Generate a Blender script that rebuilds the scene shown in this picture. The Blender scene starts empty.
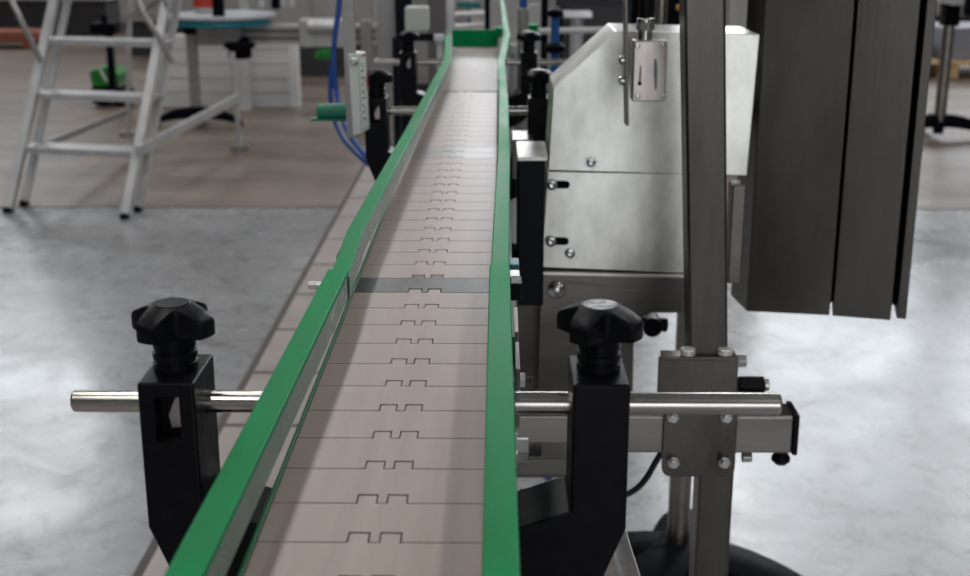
import bpy, bmesh, math, random
from mathutils import Vector, Matrix, Euler
random.seed(7)
S = bpy.context.scene
COL = S.collection
PI = math.pi

# ------------------------------------------------------------------ camera
F = 1262.0
H = 1.15
PITCH = math.atan(368.0 / F)
YAW = math.atan(15.0 * math.cos(PITCH) / F)
cam_d = bpy.data.cameras.new('camera')
cam = bpy.data.objects.new('camera', cam_d)
COL.objects.link(cam)
cam.location = (0, 0, H)
cam.rotation_euler = (PI / 2 - PITCH, 0, YAW)
cam_d.sensor_width = 36.0
cam_d.sensor_fit = 'HORIZONTAL'
cam_d.lens = F / 970.0 * 36.0
cam_d.clip_start = 0.05
cam_d.clip_end = 100
cam_d.dof.use_dof = True
cam_d.dof.focus_distance = 0.82
cam_d.dof.aperture_fstop = 13.0
S.camera = cam
RM = Euler(cam.rotation_euler).to_matrix()
CAM = Vector((0, 0, H))


def ray(u, v):
    return RM @ Vector(((u - 485.0) / F, (288.0 - v) / F, -1.0))


def PD(u, v, d):
    """point seen at (u,v) at camera depth d"""
    return CAM + ray(u, v) * d


def PZ(u, v, z):
    r = ray(u, v)
    return CAM + r * ((z - H) / r.z)


def PY(u, v, y):
    r = ray(u, v)
    return CAM + r * (y / r.y)


def PP(u, v, p, n):
    r = ray(u, v)
    return CAM + r * ((p - CAM).dot(n) / r.dot(n))


# ------------------------------------------------------------------ materials
MATS = {}


def mat(name, c, rough=0.5, metal=0.0, c2=None, scale=(20, 20, 20), detail=4, bump=0.0, bscale=None,
        rvar=0.0, spec=0.5, lo=0.35, hi=0.65, world=False, emit=None, estr=1.0, coat=0.0, trans=0.0, alpha=1.0):
    m = bpy.data.materials.new(name)
    m.use_nodes = True
    nt = m.node_tree
    b = nt.nodes['Principled BSDF']
    b.inputs['Base Color'].default_value = (*c, 1)
    b.inputs['Roughness'].default_value = rough
    b.inputs['Metallic'].default_value = metal
    b.inputs['Specular IOR Level'].default_value = spec
    b.inputs['Coat Weight'].default_value = coat
    if emit:
        b.inputs['Emission Color'].default_value = (*emit, 1)
        b.inputs['Emission Strength'].default_value = estr
    tc = nt.nodes.new('ShaderNodeTexCoord')
    mp = nt.nodes.new('ShaderNodeMapping')
    mp.inputs['Scale'].default_value = scale
    geo = nt.nodes.new('ShaderNodeNewGeometry') if world else None
    nt.links.new(geo.outputs['Position'] if world else tc.outputs['Object'], mp.inputs['Vector'])
    nz = nt.nodes.new('ShaderNodeTexNoise')
    nz.inputs['Scale'].default_value = 1.0
    nz.inputs['Detail'].default_value = detail
    nz.inputs['Roughness'].default_value = 0.6
    nt.links.new(mp.outputs['Vector'], nz.inputs['Vector'])
    if c2:
        cr = nt.nodes.new('ShaderNodeValToRGB')
        cr.color_ramp.elements[0].position = lo
        cr.color_ramp.elements[1].position = hi
        cr.color_ramp.elements[0].color = (*c, 1)
        cr.color_ramp.elements[1].color = (*c2, 1)
        nt.links.new(nz.outputs['Fac'], cr.inputs['Fac'])
        nt.links.new(cr.outputs['Color'], b.inputs['Base Color'])
    if rvar:
        mr = nt.nodes.new('ShaderNodeMapRange')
        mr.inputs['From Min'].default_value = 0.3
        mr.inputs['From Max'].default_value = 0.7
        mr.inputs['To Min'].default_value = max(0.03, rough - rvar)
        mr.inputs['To Max'].default_value = rough + rvar
        nt.links.new(nz.outputs['Fac'], mr.inputs['Value'])
        nt.links.new(mr.outputs['Result'], b.inputs['Roughness'])
    if bump:
        n2 = nz
        if bscale:
            mp2 = nt.nodes.new('ShaderNodeMapping')
            mp2.inputs['Scale'].default_value = bscale
            nt.links.new(tc.outputs['Object'], mp2.inputs['Vector'])
            n2 = nt.nodes.new('ShaderNodeTexNoise')
            n2.inputs['Scale'].default_value = 1.0
            n2.inputs['Detail'].default_value = 3
            nt.links.new(mp2.outputs['Vector'], n2.inputs['Vector'])
        bp = nt.nodes.new('ShaderNodeBump')
        bp.inputs['Strength'].default_value = bump
        bp.inputs['Distance'].default_value = 0.002
        nt.links.new(n2.outputs['Fac'], bp.inputs['Height'])
        nt.links.new(bp.outputs['Normal'], b.inputs['Normal'])
    MATS[name] = m
    return m


M = MATS
mat('belt', (0.312, 0.248, 0.22), 0.37, 0.0, (0.352, 0.284, 0.255), (90, 5, 90), 3, 0.0, None, 0.015, spec=0.5, world=True)
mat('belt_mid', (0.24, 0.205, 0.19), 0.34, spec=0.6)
mat('belt_dark', (0.045, 0.043, 0.043), 0.34, 0.0, (0.06, 0.058, 0.058), (60, 6, 60), 5, rvar=0.08, spec=0.4)
mat('plate_far', (0.33, 0.295, 0.275), 0.42, 0.0, (0.42, 0.38, 0.36), (25, 5, 25), 4, rvar=0.05, spec=0.3)
mat('green', (0.0, 0.185, 0.055), 0.42, 0.0, (0.0, 0.245, 0.08), (25, 8, 25), 5, 0.08, (160, 30, 160), 0.08, spec=0.07)
mat('green_face', (0.035, 0.10, 0.062), 0.3, 0.0, (0.05, 0.12, 0.078), (10, 30, 30), 4, rvar=0.05, spec=0.3)
mat('green_dark', (0.0, 0.10, 0.035), 0.4)
mat('green_pad', (0.0, 0.16, 0.09), 0.4)
mat('black', (0.0035, 0.0035, 0.005), 0.36, 0.0, (0.007, 0.007, 0.009), (90, 90, 90), 5, 0.04, (700, 700, 700), 0.08, spec=0.12)
mat('black_gloss', (0.006, 0.006, 0.009), 0.22)
mat('black_far', (0.003, 0.0035, 0.007), 0.5, spec=0.06)
mat('navy', (0.002, 0.003, 0.009), 0.45, spec=0.15)
mat('cap_grey', (0.16, 0.17, 0.19), 0.5, 0.0, (0.50, 0.51, 0.53), (160, 160, 160), 5, lo=0.45, hi=0.6)
mat('rod', (0.44, 0.42, 0.39), 0.2, 1.0, (0.54, 0.52, 0.485), (40, 400, 400), 3)
mat('rust', (0.20, 0.06, 0.03), 0.6)
mat('zinc', (0.80, 0.79, 0.76), 0.3, 0.55)
mat('bolt', (0.55, 0.55, 0.54), 0.25, 1.0)
mat('hood', (0.47, 0.46, 0.425), 0.33, 1.0, (0.90, 0.89, 0.83), (11, 11, 6), 5, 0.03, (8, 8, 500), 0.05, lo=0.36, hi=0.66)  # blotchy base colour imitates mottled reflections on the steel
mat('panel_mid', (0.135, 0.125, 0.11), 0.36, 1.0, (0.19, 0.178, 0.16), (8, 8, 20), 5, 0.05, (30, 30, 500), 0.06)
mat('post', (0.062, 0.058, 0.052), 0.34, 1.0, (0.115, 0.108, 0.10), (20, 20, 3), 5, 0.06, (500, 500, 20), 0.05)
mat('post_low', (0.10, 0.091, 0.08), 0.36, 1.0, (0.145, 0.134, 0.118), (20, 20, 4), 5, 0.05, (400, 400, 20), 0.05)
mat('cab', (0.080, 0.076, 0.070), 0.34, 1.0, (0.125, 0.118, 0.110), (8, 8, 3), 5, 0.06, (300, 300, 20), 0.05)
mat('tube', (0.25, 0.235, 0.212), 0.32, 1.0, (0.33, 0.312, 0.285), (3, 20, 20), 5, 0.05, (20, 400, 400), 0.05)
mat('clamp_steel', (0.095, 0.085, 0.074), 0.36, 1.0, (0.14, 0.127, 0.112), (25, 25, 12), 5, 0.05, (60, 60, 400), 0.05)
mat('sensor', (0.40, 0.35, 0.33), 0.34, 1.0, (0.50, 0.45, 0.43), (60, 60, 30), 5)
mat('stain', (0.16, 0.16, 0.16), 0.4, 0.6)
mat('stain_b', (0.16, 0.10, 0.07), 0.5, 0.3)
mat('alu', (0.66, 0.65, 0.65), 0.36, 1.0, (0.78, 0.77, 0.77), (20, 20, 20), 4)
mat('alu_paint', (0.44, 0.44, 0.45), 0.36, 0.3, (0.54, 0.54, 0.55), (10, 10, 10), 4)
mat('alu_mid', (0.30, 0.29, 0.28), 0.4, 0.5, (0.36, 0.35, 0.34), (15, 15, 5), 4)
mat('alu_dark', (0.16, 0.15, 0.145), 0.4, 0.5)
mat('white_box', (0.62, 0.66, 0.64), 0.4, 0.0, (0.68, 0.71, 0.69), (8, 8, 8), 4)
mat('white_label', (0.80, 0.81, 0.80), 0.5)
mat('label_blue', (0.05, 0.12, 0.22), 0.5)
mat('label_red', (0.45, 0.03, 0.02), 0.5)
mat('ivory', (0.55, 0.58, 0.52), 0.45)
mat('white_wall', (0.68, 0.68, 0.69), 0.55, 0.0, (0.78, 0.78, 0.79), (3, 3, 9), 4)
mat('white_edge', (0.9, 0.9, 0.9), 0.5)
mat('blue_hose', (0.006, 0.055, 0.27), 0.3)
mat('blue', (0.01, 0.09, 0.32), 0.35)
mat('cyan', (0.02, 0.28, 0.38), 0.35)
mat('teal', (0.01, 0.14, 0.14), 0.4)
mat('red', (0.50, 0.04, 0.03), 0.4)
mat('orange', (0.26, 0.08, 0.05), 0.6)
mat('yellow', (0.75, 0.36, 0.0), 0.4)
mat('lime', (0.005, 0.16, 0.015), 0.4, 0.0, (0.02, 0.24, 0.03), (30, 30, 30), 3)
mat('disc', (0.52, 0.56, 0.60), 0.3)
mat('wood', (0.50, 0.33, 0.16), 0.6, 0.0, (0.60, 0.42, 0.22), (20, 3, 20), 4)
mat('carton', (0.22, 0.23, 0.27), 0.5)
mat('machine_grey', (0.30, 0.29, 0.285), 0.5, 0.0, (0.38, 0.37, 0.36), (2, 2, 2), 4)
mat('machine_light', (0.40, 0.40, 0.40), 0.5, 0.0, (0.52, 0.52, 0.52), (2, 2, 2), 4)
mat('machine_dark', (0.03, 0.03, 0.035), 0.5)
mat('wall', (0.30, 0.29, 0.28), 0.7, 0.0, (0.36, 0.35, 0.34), (1, 1, 1), 4)
mat('tile', (0.31, 0.27, 0.262), 0.38, 0.0, (0.39, 0.345, 0.335), (7, 7, 7), 5, 0.05, rvar=0.1)
mat('joint', (0.075, 0.062, 0.055), 0.7)
mat('skin_rubber', (0.02, 0.02, 0.022), 0.6)
mat('window_glow', (0.8, 0.85, 0.9), 0.5, emit=(0.88, 0.94, 1.0), estr=4.3)  # added glow of unseen back-wall panels, for sheen on the floor
mat('window_front', (0.8, 0.85, 0.9), 0.5, emit=(0.92, 0.95, 1.0), estr=2.2)  # added glow of the unseen panel that brightens the hood
mat('window_mid', (0.8, 0.85, 0.9), 0.5, emit=(0.92, 0.95, 1.0), estr=14.0)  # stronger added glow that gives the far belt its sheen


def floor_mat():
    m = bpy.data.materials.new('floor_epoxy')
    m.use_nodes = True
    nt = m.node_tree
    L = nt.links
    b = nt.nodes['Principled BSDF']
    tc = nt.nodes.new('ShaderNodeTexCoord')

    def noise(scale, detail=5, rough=0.6, dist=0.0):
        mp = nt.nodes.new('ShaderNodeMapping')
        mp.inputs['Scale'].default_value = scale
        L.new(tc.outputs['Object'], mp.inputs['Vector'])
        n = nt.nodes.new('ShaderNodeTexNoise')
        n.inputs['Scale'].default_value = 1
        n.inputs['Detail'].default_value = detail
        n.inputs['Roughness'].default_value = rough
        n.inputs['Distortion'].default_value = dist
        L.new(mp.outputs['Vector'], n.inputs['Vector'])
        return n

    def ramp(src, a, ca, bb, cb):
        r = nt.nodes.new('ShaderNodeValToRGB')
        r.color_ramp.elements[0].position = a
        r.color_ramp.elements[1].position = bb
        r.color_ramp.elements[0].color = (*ca, 1)
        r.color_ramp.elements[1].color = (*cb, 1)
        L.new(src, r.inputs['Fac'])
        return r
    n1 = noise((1.2, 1.6, 1), 6)
    n2 = noise((14, 14, 1), 6, 0.7, 0.8)
    near = ramp(n1.outputs['Fac'], 0.33, (0.235, 0.239, 0.25), 0.68, (0.355, 0.36, 0.376))
    spot = ramp(n2.outputs['Fac'], 0.33, (0.55, 0.54, 0.53), 0.50, (1, 1, 1))
    mul = nt.nodes.new('ShaderNodeMix')
    mul.data_type = 'RGBA'
    mul.blend_type = 'MULTIPLY'
    mul.inputs[0].default_value = 1
    L.new(near.outputs['Color'], mul.inputs[6])
    L.new(spot.outputs['Color'], mul.inputs[7])
    n3 = noise((0.9, 2.5, 1), 6, 0.65, 0.5)
    far = ramp(n3.outputs['Fac'], 0.32, (0.105, 0.079, 0.062), 0.68, (0.265, 0.213, 0.178))
    sep = nt.nodes.new('ShaderNodeSeparateXYZ')
    L.new(tc.outputs['Object'], sep.inputs[0])
    gt = nt.nodes.new('ShaderNodeMath')
    gt.operation = 'GREATER_THAN'
    gt.inputs[1].default_value = FY
    L.new(sep.outputs['Y'], gt.inputs[0])
    mx = nt.nodes.new('ShaderNodeMix')
    mx.data_type = 'RGBA'
    L.new(gt.outputs[0], mx.inputs[0])
    L.new(mul.outputs[2], mx.inputs[6])
    L.new(far.outputs['Color'], mx.inputs[7])
    L.new(mx.outputs[2], b.inputs['Base Color'])
    n4 = noise((3, 3, 1), 6, 0.7, 0.6)
    mr = nt.nodes.new('ShaderNodeMapRange')
    mr.inputs['From Min'].default_value = 0.3
    mr.inputs['From Max'].default_value = 0.7
    mr.inputs['To Min'].default_value = 0.15
    mr.inputs['To Max'].default_value = 0.34
    L.new(n4.outputs['Fac'], mr.inputs['Value'])
    ad = nt.nodes.new('ShaderNodeMath')
    ad.operation = 'MULTIPLY_ADD'
    L.new(gt.outputs[0], ad.inputs[0])
    ad.inputs[1].default_value = 0.15
    L.new(mr.outputs['Result'], ad.inputs[2])
    L.new(ad.outputs[0], b.inputs['Roughness'])
    bp = nt.nodes.new('ShaderNodeBump')
    bp.inputs['Strength'].default_value = 0.22
    bp.inputs['Distance'].default_value = 0.004
    n5 = noise((9, 9, 1), 4, 0.6, 0.5)
    L.new(n5.outputs['Fac'], bp.inputs['Height'])
    L.new(bp.outputs['Normal'], b.inputs['Normal'])
    return m


# ------------------------------------------------------------------ geometry
class MB:
    def __init__(self):
        self.bm = bmesh.new()

    def faces(self, verts, faces):
        vs = [self.bm.verts.new(v) for v in verts]
        for f in faces:
            try:
                self.bm.faces.new([vs[i] for i in f])
            except ValueError:
                pass
        return self

    def box(self, c, s, rot=None):
        c = Vector(c)
        R = rot.to_matrix() if isinstance(rot, Euler) else (rot if rot is not None else Matrix.Identity(3))
        vs = []
        for dx in (-.5, .5):
            for dy in (-.5, .5):
                for dz in (-.5, .5):
                    vs.append(c + R @ Vector((dx * s[0], dy * s[1], dz * s[2])))
        return self.faces(vs, [(0, 1, 3, 2), (4, 6, 7, 5), (0, 4, 5, 1), (2, 3, 7, 6), (0, 2, 6, 4), (1, 5, 7, 3)])

    def bar(self, a, b, w, d, up=(0, 1, 0)):
        """square bar from a to b; w measured across, d along 'up'"""
        a, b = Vector(a), Vector(b)
        t = (b - a).normalized()
        upv = Vector(up)
        y = (upv - t * upv.dot(t)).normalized()
        x = y.cross(t)
        vs = []
        for p in (a, b):
            for sx, sy in ((-1, -1), (1, -1), (1, 1), (-1, 1)):
                vs.append(p + x * (sx * w / 2) + y * (sy * d / 2))
        return self.faces(vs, [(3, 2, 1, 0), (4, 5, 6, 7), (0, 1, 5, 4), (1, 2, 6, 5), (2, 3, 7, 6), (3, 0, 4, 7)])

    def cyl(self, a, b, r, r2=None, n=24, rot=0.0):
        a, b = Vector(a), Vector(b)
        r2 = r if r2 is None else r2
        t = (b - a).normalized()
        x = t.orthogonal().normalized()
        y = t.cross(x)
        vs = []
        for p, rr in ((a, r), (b, r2)):
            for i in range(n):
                an = 2 * PI * i / n + rot
                vs.append(p + x * (rr * math.cos(an)) + y * (rr * math.sin(an)))
        fs = [(i, (i + 1) % n, n + (i + 1) % n, n + i) for i in range(n)]
        fs.append(tuple(range(n - 1, -1, -1)))
        fs.append(tuple(range(n, 2 * n)))
        return self.faces(vs, fs)

    def lathe(self, c, prof, axis=(0, 0, 1), n=32):
        c = Vector(c)
        t = Vector(axis).normalized()
        x = t.orthogonal().normalized()
        y = t.cross(x)
        vs = []
        for r, h in prof:
            for i in range(n):
                an = 2 * PI * i / n
                vs.append(c + t * h + x * (r * math.cos(an)) + y * (r * math.sin(an)))
        fs = []
        for k in range(len(prof) - 1):
            for i in range(n):
                fs.append((k * n + i, k * n + (i + 1) % n, (k + 1) * n + (i + 1) % n, (k + 1) * n + i))
        fs.append(tuple(range(n - 1, -1, -1)))
        fs.append(tuple(range((len(prof) - 1) * n, len(prof) * n)))
        return self.faces(vs, fs)

    def prism(self, pts, ext):
        ext = Vector(ext)
        n = len(pts)
        vs = [Vector(p) for p in pts] + [Vector(p) + ext for p in pts]
        fs = [(i, (i + 1) % n, n + (i + 1) % n, n + i) for i in range(n)]
        fs.append(tuple(range(n - 1, -1, -1)))
        fs.append(tuple(range(n, 2 * n)))
        return self.faces(vs, fs)

    def tube(self, path, r, n=12):
        path = [Vector(p) for p in path]
        vs = []
        px = None
        for k, p in enumerate(path):
            a = path[max(0, k - 1)]
            b = path[min(len(path) - 1, k + 1)]
            t = (b - a).normalized()
            if px is None:
                px = t.orthogonal().normalized()
            px = (px - t * px.dot(t)).normalized()
            y = t.cross(px)
            for i in range(n):
                an = 2 * PI * i / n
                vs.append(p + px * (r * math.cos(an)) + y * (r * math.sin(an)))
        m = len(path)
        fs = []
        for k in range(m - 1):
            for i in range(n):
                fs.append((k * n + i, k * n + (i + 1) % n, (k + 1) * n + (i + 1) % n, (k + 1) * n + i))
        fs.append(tuple(range(n - 1, -1, -1)))
        fs.append(tuple(range((m - 1) * n, m * n)))
        return self.faces(vs, fs)

    def sweep(self, path, prof):
        """path of points mainly along +Y; prof = list of (x, z) offsets; mitred in plan"""
        path = [Vector(p) for p in path]
        n = len(prof)
        vs = []
        for k, p in enumerate(path):
            a = path[max(0, k - 1)]
            b = path[min(len(path) - 1, k + 1)]
            t = (b - a)
            t.z = 0
            t.normalize()
            nx = Vector((t.y, -t.x, 0))
            for (ox, oz) in prof:
                vs.append(p + nx * ox + Vector((0, 0, oz)))
        m = len(path)
        fs = []
        for k in range(m - 1):
            for i in range(n):
                fs.append((k * n + i, k * n + (i + 1) % n, (k + 1) * n + (i + 1) % n, (k + 1) * n + i))
        fs.append(tuple(range(n - 1, -1, -1)))
        fs.append(tuple(range((m - 1) * n, m * n)))
        return self.faces(vs, fs)

    def build(self, name, m, parent=None, bevel=0.0, seg=2, smooth=True, label=None):
        bm = self.bm
        bmesh.ops.recalc_face_normals(bm, faces=bm.faces)
        if parent is not None:
            mw = parent_matrix(parent)
            off = mw.inverted()
        else:
            lo = [min(v.co[i] for v in bm.verts) for i in range(3)]
            hi = [max(v.co[i] for v in bm.verts) for i in range(3)]
            base = Vector(((lo[0] + hi[0]) / 2, (lo[1] + hi[1]) / 2, lo[2]))
            off = Matrix.Translation(-base)
        for v in bm.verts:
            v.co = off @ v.co
        if smooth:
            for f in bm.faces:
                f.smooth = True
            for e in bm.edges:
                if len(e.link_faces) == 2:
                    e.smooth = e.calc_face_angle(0) < math.radians(34)
        me = bpy.data.meshes.new(name)
        bm.to_mesh(me)
        bm.free()
        me.materials.append(M[m] if isinstance(m, str) else m)
        o = bpy.data.objects.new(name, me)
        COL.objects.link(o)
        if parent is not None:
            o.parent = parent
        else:
            o.location = base
        if bevel:
            md = o.modifiers.new('edge', 'BEVEL')
            md.width = bevel
            md.segments = seg
            md.limit_method = 'ANGLE'
            md.angle_limit = math.radians(40)
            md.harden_normals = smooth
        if label:
            o['label'] = label
        return o


def parent_matrix(o):
    m = Matrix.Translation(o.location) @ Euler(o.rotation_euler).to_matrix().to_4x4()
    while o.parent:
        o = o.parent
        m = Matrix.Translation(o.location) @ Euler(o.rotation_euler).to_matrix().to_4x4() @ m
    return m


def thing(name, label, cat, loc=(0, 0, 0), group=None):
    o = bpy.data.objects.new(name, None)
    o.empty_display_size = 0.02
    COL.objects.link(o)
    o.location = loc
    o['label'] = label
    o['category'] = cat
    if group:
        o['group'] = group
    return o


def tag(o, label, cat, group=None):
    o['label'] = label
    o['category'] = cat
    if group:
        o['group'] = group
    return o


def struct(o):
    o['kind'] = 'structure'
    return o


def screw(mb, p, n, r, hh):
    """pan head with a socket recess"""
    mb.lathe(p, [(r, 0), (r, hh * 0.5), (r * 0.85, hh * 0.9), (r * 0.5, hh), (r * 0.42, hh * 0.55), (r * 0.05, hh * 0.5)], n, 20)


def PATH(lst):
    """smooth a list of points (Catmull-Rom)"""
    P = [Vector(p) for p in lst]
    out = []
    for i in range(len(P) - 1):
        p0 = P[max(0, i - 1)]; p1 = P[i]; p2 = P[i + 1]; p3 = P[min(len(P) - 1, i + 2)]
        for k in range(6):
            t = k / 6
            out.append(0.5 * ((2 * p1) + (p2 - p0) * t + (2 * p0 - 5 * p1 + 4 * p2 - p3) * t * t + (3 * p1 - p0 - 3 * p2 + p3) * t ** 3))
    out.append(P[-1])
    return out

# ================================================================== SETTING
FY = PZ(485, 208, 0).y
fm = floor_mat()
fl = bpy.data.objects
b = MB().faces([(-14, -9, 0), (14, -9, 0), (14, 17, 0), (-14, 17, 0)], [(0, 1, 2, 3)])
bm = b.bm
me = bpy.data.meshes.new('floor')
bm.to_mesh(me)
bm.free()
me.materials.append(fm)
floor = bpy.data.objects.new('floor', me)
COL.objects.link(floor)
struct(floor)
# joint where the grey coating stops
struct(MB().box((0, FY, 0.0006), (28, 0.018, 0.0012)).build('trim_1', 'joint'))
# tiled drain strip beside the line
TX0, TX1 = -0.667, -0.30
tj = MB().box(((TX0 + TX1) / 2, 4.0, 0.001), (TX1 - TX0, 9.0, 0.002)).build('trim_2', 'joint')
struct(tj)
mb = MB()
y0 = PZ(300, 374, 0).y
for k in range(-10, 16):
    ya = y0 + k * 0.363
    mb.box(((TX0 + TX1) / 2 + 0.006, ya + 0.1815, 0.003), (TX1 - TX0 - 0.028, 0.345, 0.003))
struct(mb.build('trim_3', 'tile', bevel=0.001))
# end wall of the hall; unseen glowing panels added for floor and belt reflections
struct(MB().box((0, 17.1, 5.0), (28, 0.2, 10.0)).build('wall_back', 'wall'))
for i, (xa_, xb_, za_, zb_) in enumerate(((-10.0, -5.6, 4.4, 7.4), (-0.9, 1.4, 2.6, 3.9), (2.4, 6.0, 3.4, 9.2), (6.4, 10.5, 3.4, 9.2))):
    struct(MB().box(((xa_ + xb_) / 2, 16.98, (za_ + zb_) / 2), (xb_ - xa_, 0.06, zb_ - za_)).build('window_%d' % (i + 1), 'window_mid' if i == 1 else 'window_glow'))

struct(MB().box((0, -9.1, 3.0), (28, 0.2, 6.0)).build('wall_front', 'wall'))
struct(MB().box((1.4, -8.98, 1.9), (4.0, 0.06, 3.8)).build('window_5', 'window_front'))  # unseen glowing panel added behind the camera to light the hood front

# ================================================================== CONVEYOR
ZB = H - 0.258
XL, XR = -0.1045, -0.0029
XC = (XL + XR) / 2
PITCHC = 0.0381
YS = PZ(374, 541.8, ZB).y
frame = thing('conveyor', 'long low conveyor body carrying the beige plate chain between green rails', 'conveyor', (XC, 1.5, 0))
Y0, Y1 = YS - 3 * PITCHC, PZ(470, 91, ZB).y
YE = PZ(470, 47, ZB).y
for x in (XL + 0.004, XR + 0.006):
    MB().box((x, (Y0 + YE) / 2, ZB - 0.062), (0.004, YE - Y0, 0.10)).build('side_plate', 'panel_mid', frame, 0.0006)
MB().box((XC, (Y0 + YE) / 2, ZB - 0.035), (0.088, YE - Y0, 0.006)).build('bed', 'black_far', frame)
MB().box((-0.10565, (Y0 + YE) / 2, ZB - 0.008), (0.0021, YE - Y0, 0.018)).build('wear_strip', 'green_dark', frame, 0.0005, label='thin dark green wear strip')
MB().box((0.0085, (Y0 + YE) / 2 + 0.2, ZB - 0.012), (0.004, YE - Y0 - 0.4, 0.02)).build('wear_strip', 'green_dark', frame, 0.0005, label='thin dark green wear strip')
for y in (0.95, 2.1):
    MB().cyl((XC, y, 0.02), (XC, y, ZB - 0.11), 0.02).build('leg', 'tube', frame)
    MB().box((XC, y, ZB - 0.1), (0.092, 0.06, 0.03)).build('leg_bracket', 'panel_mid', frame, 0.001)
    MB().lathe((XC, y, 0), [(0.045, 0), (0.045, 0.008), (0.02, 0.022)]).build('foot', 'black', frame)
# splayed tube at the near right
pa, pb = PY(607, 529, 0.80), PY(622, 576, 0.80)
dv = (pb - pa)
top = pa - dv * ((ZB - 0.09 - pa.z) / -dv.z) if False else pa + dv * ((0.79 - pa.z) / dv.z)
bot = pa + dv * ((0.01 - pa.z) / dv.z)
MB().cyl(bot, top, 0.0125).build('leg', 'rod', frame, label='slanted polished steel tube leg')
MB().box((top.x / 2 + 0.004, 0.80, 0.795), (top.x, 0.03, 0.012)).build('leg_bracket', 'panel_mid', frame, 0.001)
# nuts on threaded ends along the right flank
def side_bolt(u, v, size, zrel):
    z = ZB + zrel
    p = PZ(u, v, z)
    x0 = p.x - size * 0.35
    mb = MB()
    mb.cyl((0.006, p.y, z), (x0, p.y, z), size * 0.28, n=16)
    mb.cyl((x0 - size * 0.15, p.y, z), (x0, p.y, z), size * 0.75, n=24)
    mb.cyl((x0, p.y, z), (x0 + size * 0.5, p.y, z), size * 0.58, n=6)
    bo = mb.build('bolt', 'zinc', frame)
    th = MB()
    for k in range(5):
        th.lathe((x0 + size * (0.5 + 0.12 * k), p.y, z), [(size * .26, 0), (size * .33, size * .06), (size * .26, size * .12)], (1, 0, 0), 20)
    th.build('thread', 'stain', bo, label='dark threaded bolt end')
side_bolt(525, 450, 0.0130, -0.03)
side_bolt(523, 380, 0.0085, -0.02)
for (u0, v0, v1) in ((514, 356, 384), (513, 320, 346)):
    p = PZ(u0, v1, ZB - 0.02)
    p2 = PZ(u0, v0, ZB - 0.02)
    MB().box((0.012, (p.y + p2.y) / 2, ZB - 0.03), (0.003, abs(p2.y - p.y), 0.04)).build('side_bracket', 'tube', frame, 0.0005)
# transfer deck beyond the chain
MB().box((XC, (Y1 + YE) / 2, ZB - 0.004), (XR - XL, YE - Y1 - 0.004, 0.008)).build('side_plate', 'plate_far', frame, 0.001, label='smooth grey deck plate at the far end')

# chain -------------------------------------------------------------
chain = thing('conveyor_chain', 'beige plate chain with paired hinge tabs running between green rails', 'conveyor chain', (XC, 1.2, ZB - 0.004))
def link_mesh():
    hw = (XR - XL) / 2
    g = 0.00035
    tw, td, tc = 0.0043, 0.0080, 0.0070
    s = 0.00055
    pts = [(-hw, g)]
    for c in (-tc, tc):           # slots on the near edge
        pts += [(c - tw - s, g), (c - tw - s, td + 0.0016), (c + tw + s, td + 0.0016), (c + tw + s, g)]
    pts += [(hw, g), (hw, PITCHC - g)]
    for c in (tc, -tc):           # tabs on the far edge
        pts += [(c + tw, PITCHC - g), (c + tw, PITCHC + td), (c - tw, PITCHC + td), (c - tw, PITCHC - g)]
    pts += [(-hw, PITCHC - g)]
    mb = MB()
    mb.prism([(x, y, -0.004) for x, y in pts], (0, 0, 0.004))
    mb.cyl((-hw * 0.3, PITCHC * 0.5, -0.008), (hw * 0.3, PITCHC * 0.5, -0.008), 0.004, n=10)
    return mb
nlink = int((Y1 - Y0) / PITCHC)
first = None
for k in range(nlink):
    y = Y0 + k * PITCHC
    if first is None:
        first = link_mesh().build('chain_link', 'belt', None, 0.0004, 2)
        first.parent = chain
        o = first
    else:
        o = first.copy()
        COL.objects.link(o)
        o.parent = chain
    o.location = Vector((XC, y, ZB)) - chain.location
# the mesh origin was set at its own base: shift back
zlow = min(v.co.z for v in first.data.vertices)
for v in first.data.vertices:
    pass
# recentre the shared link mesh on (belt centre, near edge, top)
xs = [v.co.x for v in first.data.vertices]; ys = [v.co.y for v in first.data.vertices]; zs = [v.co.z for v in first.data.vertices]
cx, cy, cz = (min(xs) + max(xs)) / 2, min(ys), max(zs)
for v in first.data.vertices:
    v.co = (v.co.x - cx, v.co.y - cy, v.co.z - cz)
# darker links
kd = int(round((PZ(420, 291.7, ZB).y - Y0) / PITCHC))
kids = [c for c in chain.children]
md = first.data.copy()
md.materials[0] = M['belt_dark']
kids[kd].data = md
kids[kd]['label'] = 'dark grey chain link'
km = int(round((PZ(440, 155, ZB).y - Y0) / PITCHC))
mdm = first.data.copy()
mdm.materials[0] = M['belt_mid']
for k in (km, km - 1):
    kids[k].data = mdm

# guide rails --------------------------------------------------------
RZT = ZB + 0.035      # top of the rails
RH = 0.0172
RW = 0.0125
def rail_prof(w, h, e=0.0):
    hw = w / 2 + e
    return [(-hw, -h - e), (-hw, e), (hw, e), (hw, -h - e)]
def rp(u, v):
    return PZ(u, v, RZT)
left_rail = thing('guide_rail', 'green guide rail along the left edge of the beige chain', 'guide rail', (-0.11, 1.2, RZT - RH))
right_rail = thing('guide_rail', 'green guide rail along the right edge of the beige chain, beside the steel machine', 'guide rail', (0.001, 1.2, RZT - RH))
lp_near = [Vector((-0.1116, Y0, RZT)), rp(338.5, 270)]
lp_far = [rp(339.0, 274) + Vector((0.0, 0, -0.001)), rp(355, 229), rp(408, 133), rp(434, 84), rp(447.5, 58), rp(448, 34)]
for p in lp_far:
    p.z = RZT - 0.001
MB().sweep(lp_near, rail_prof(RW, RH, 0.0008)).build('rail_sleeve', 'green', left_rail, 0.0011, 2, label='near green rail cover with an overlapping end')
MB().sweep(lp_far, rail_prof(RW, RH)).build('rail_profile', 'green', left_rail, 0.0011, 2)
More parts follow.
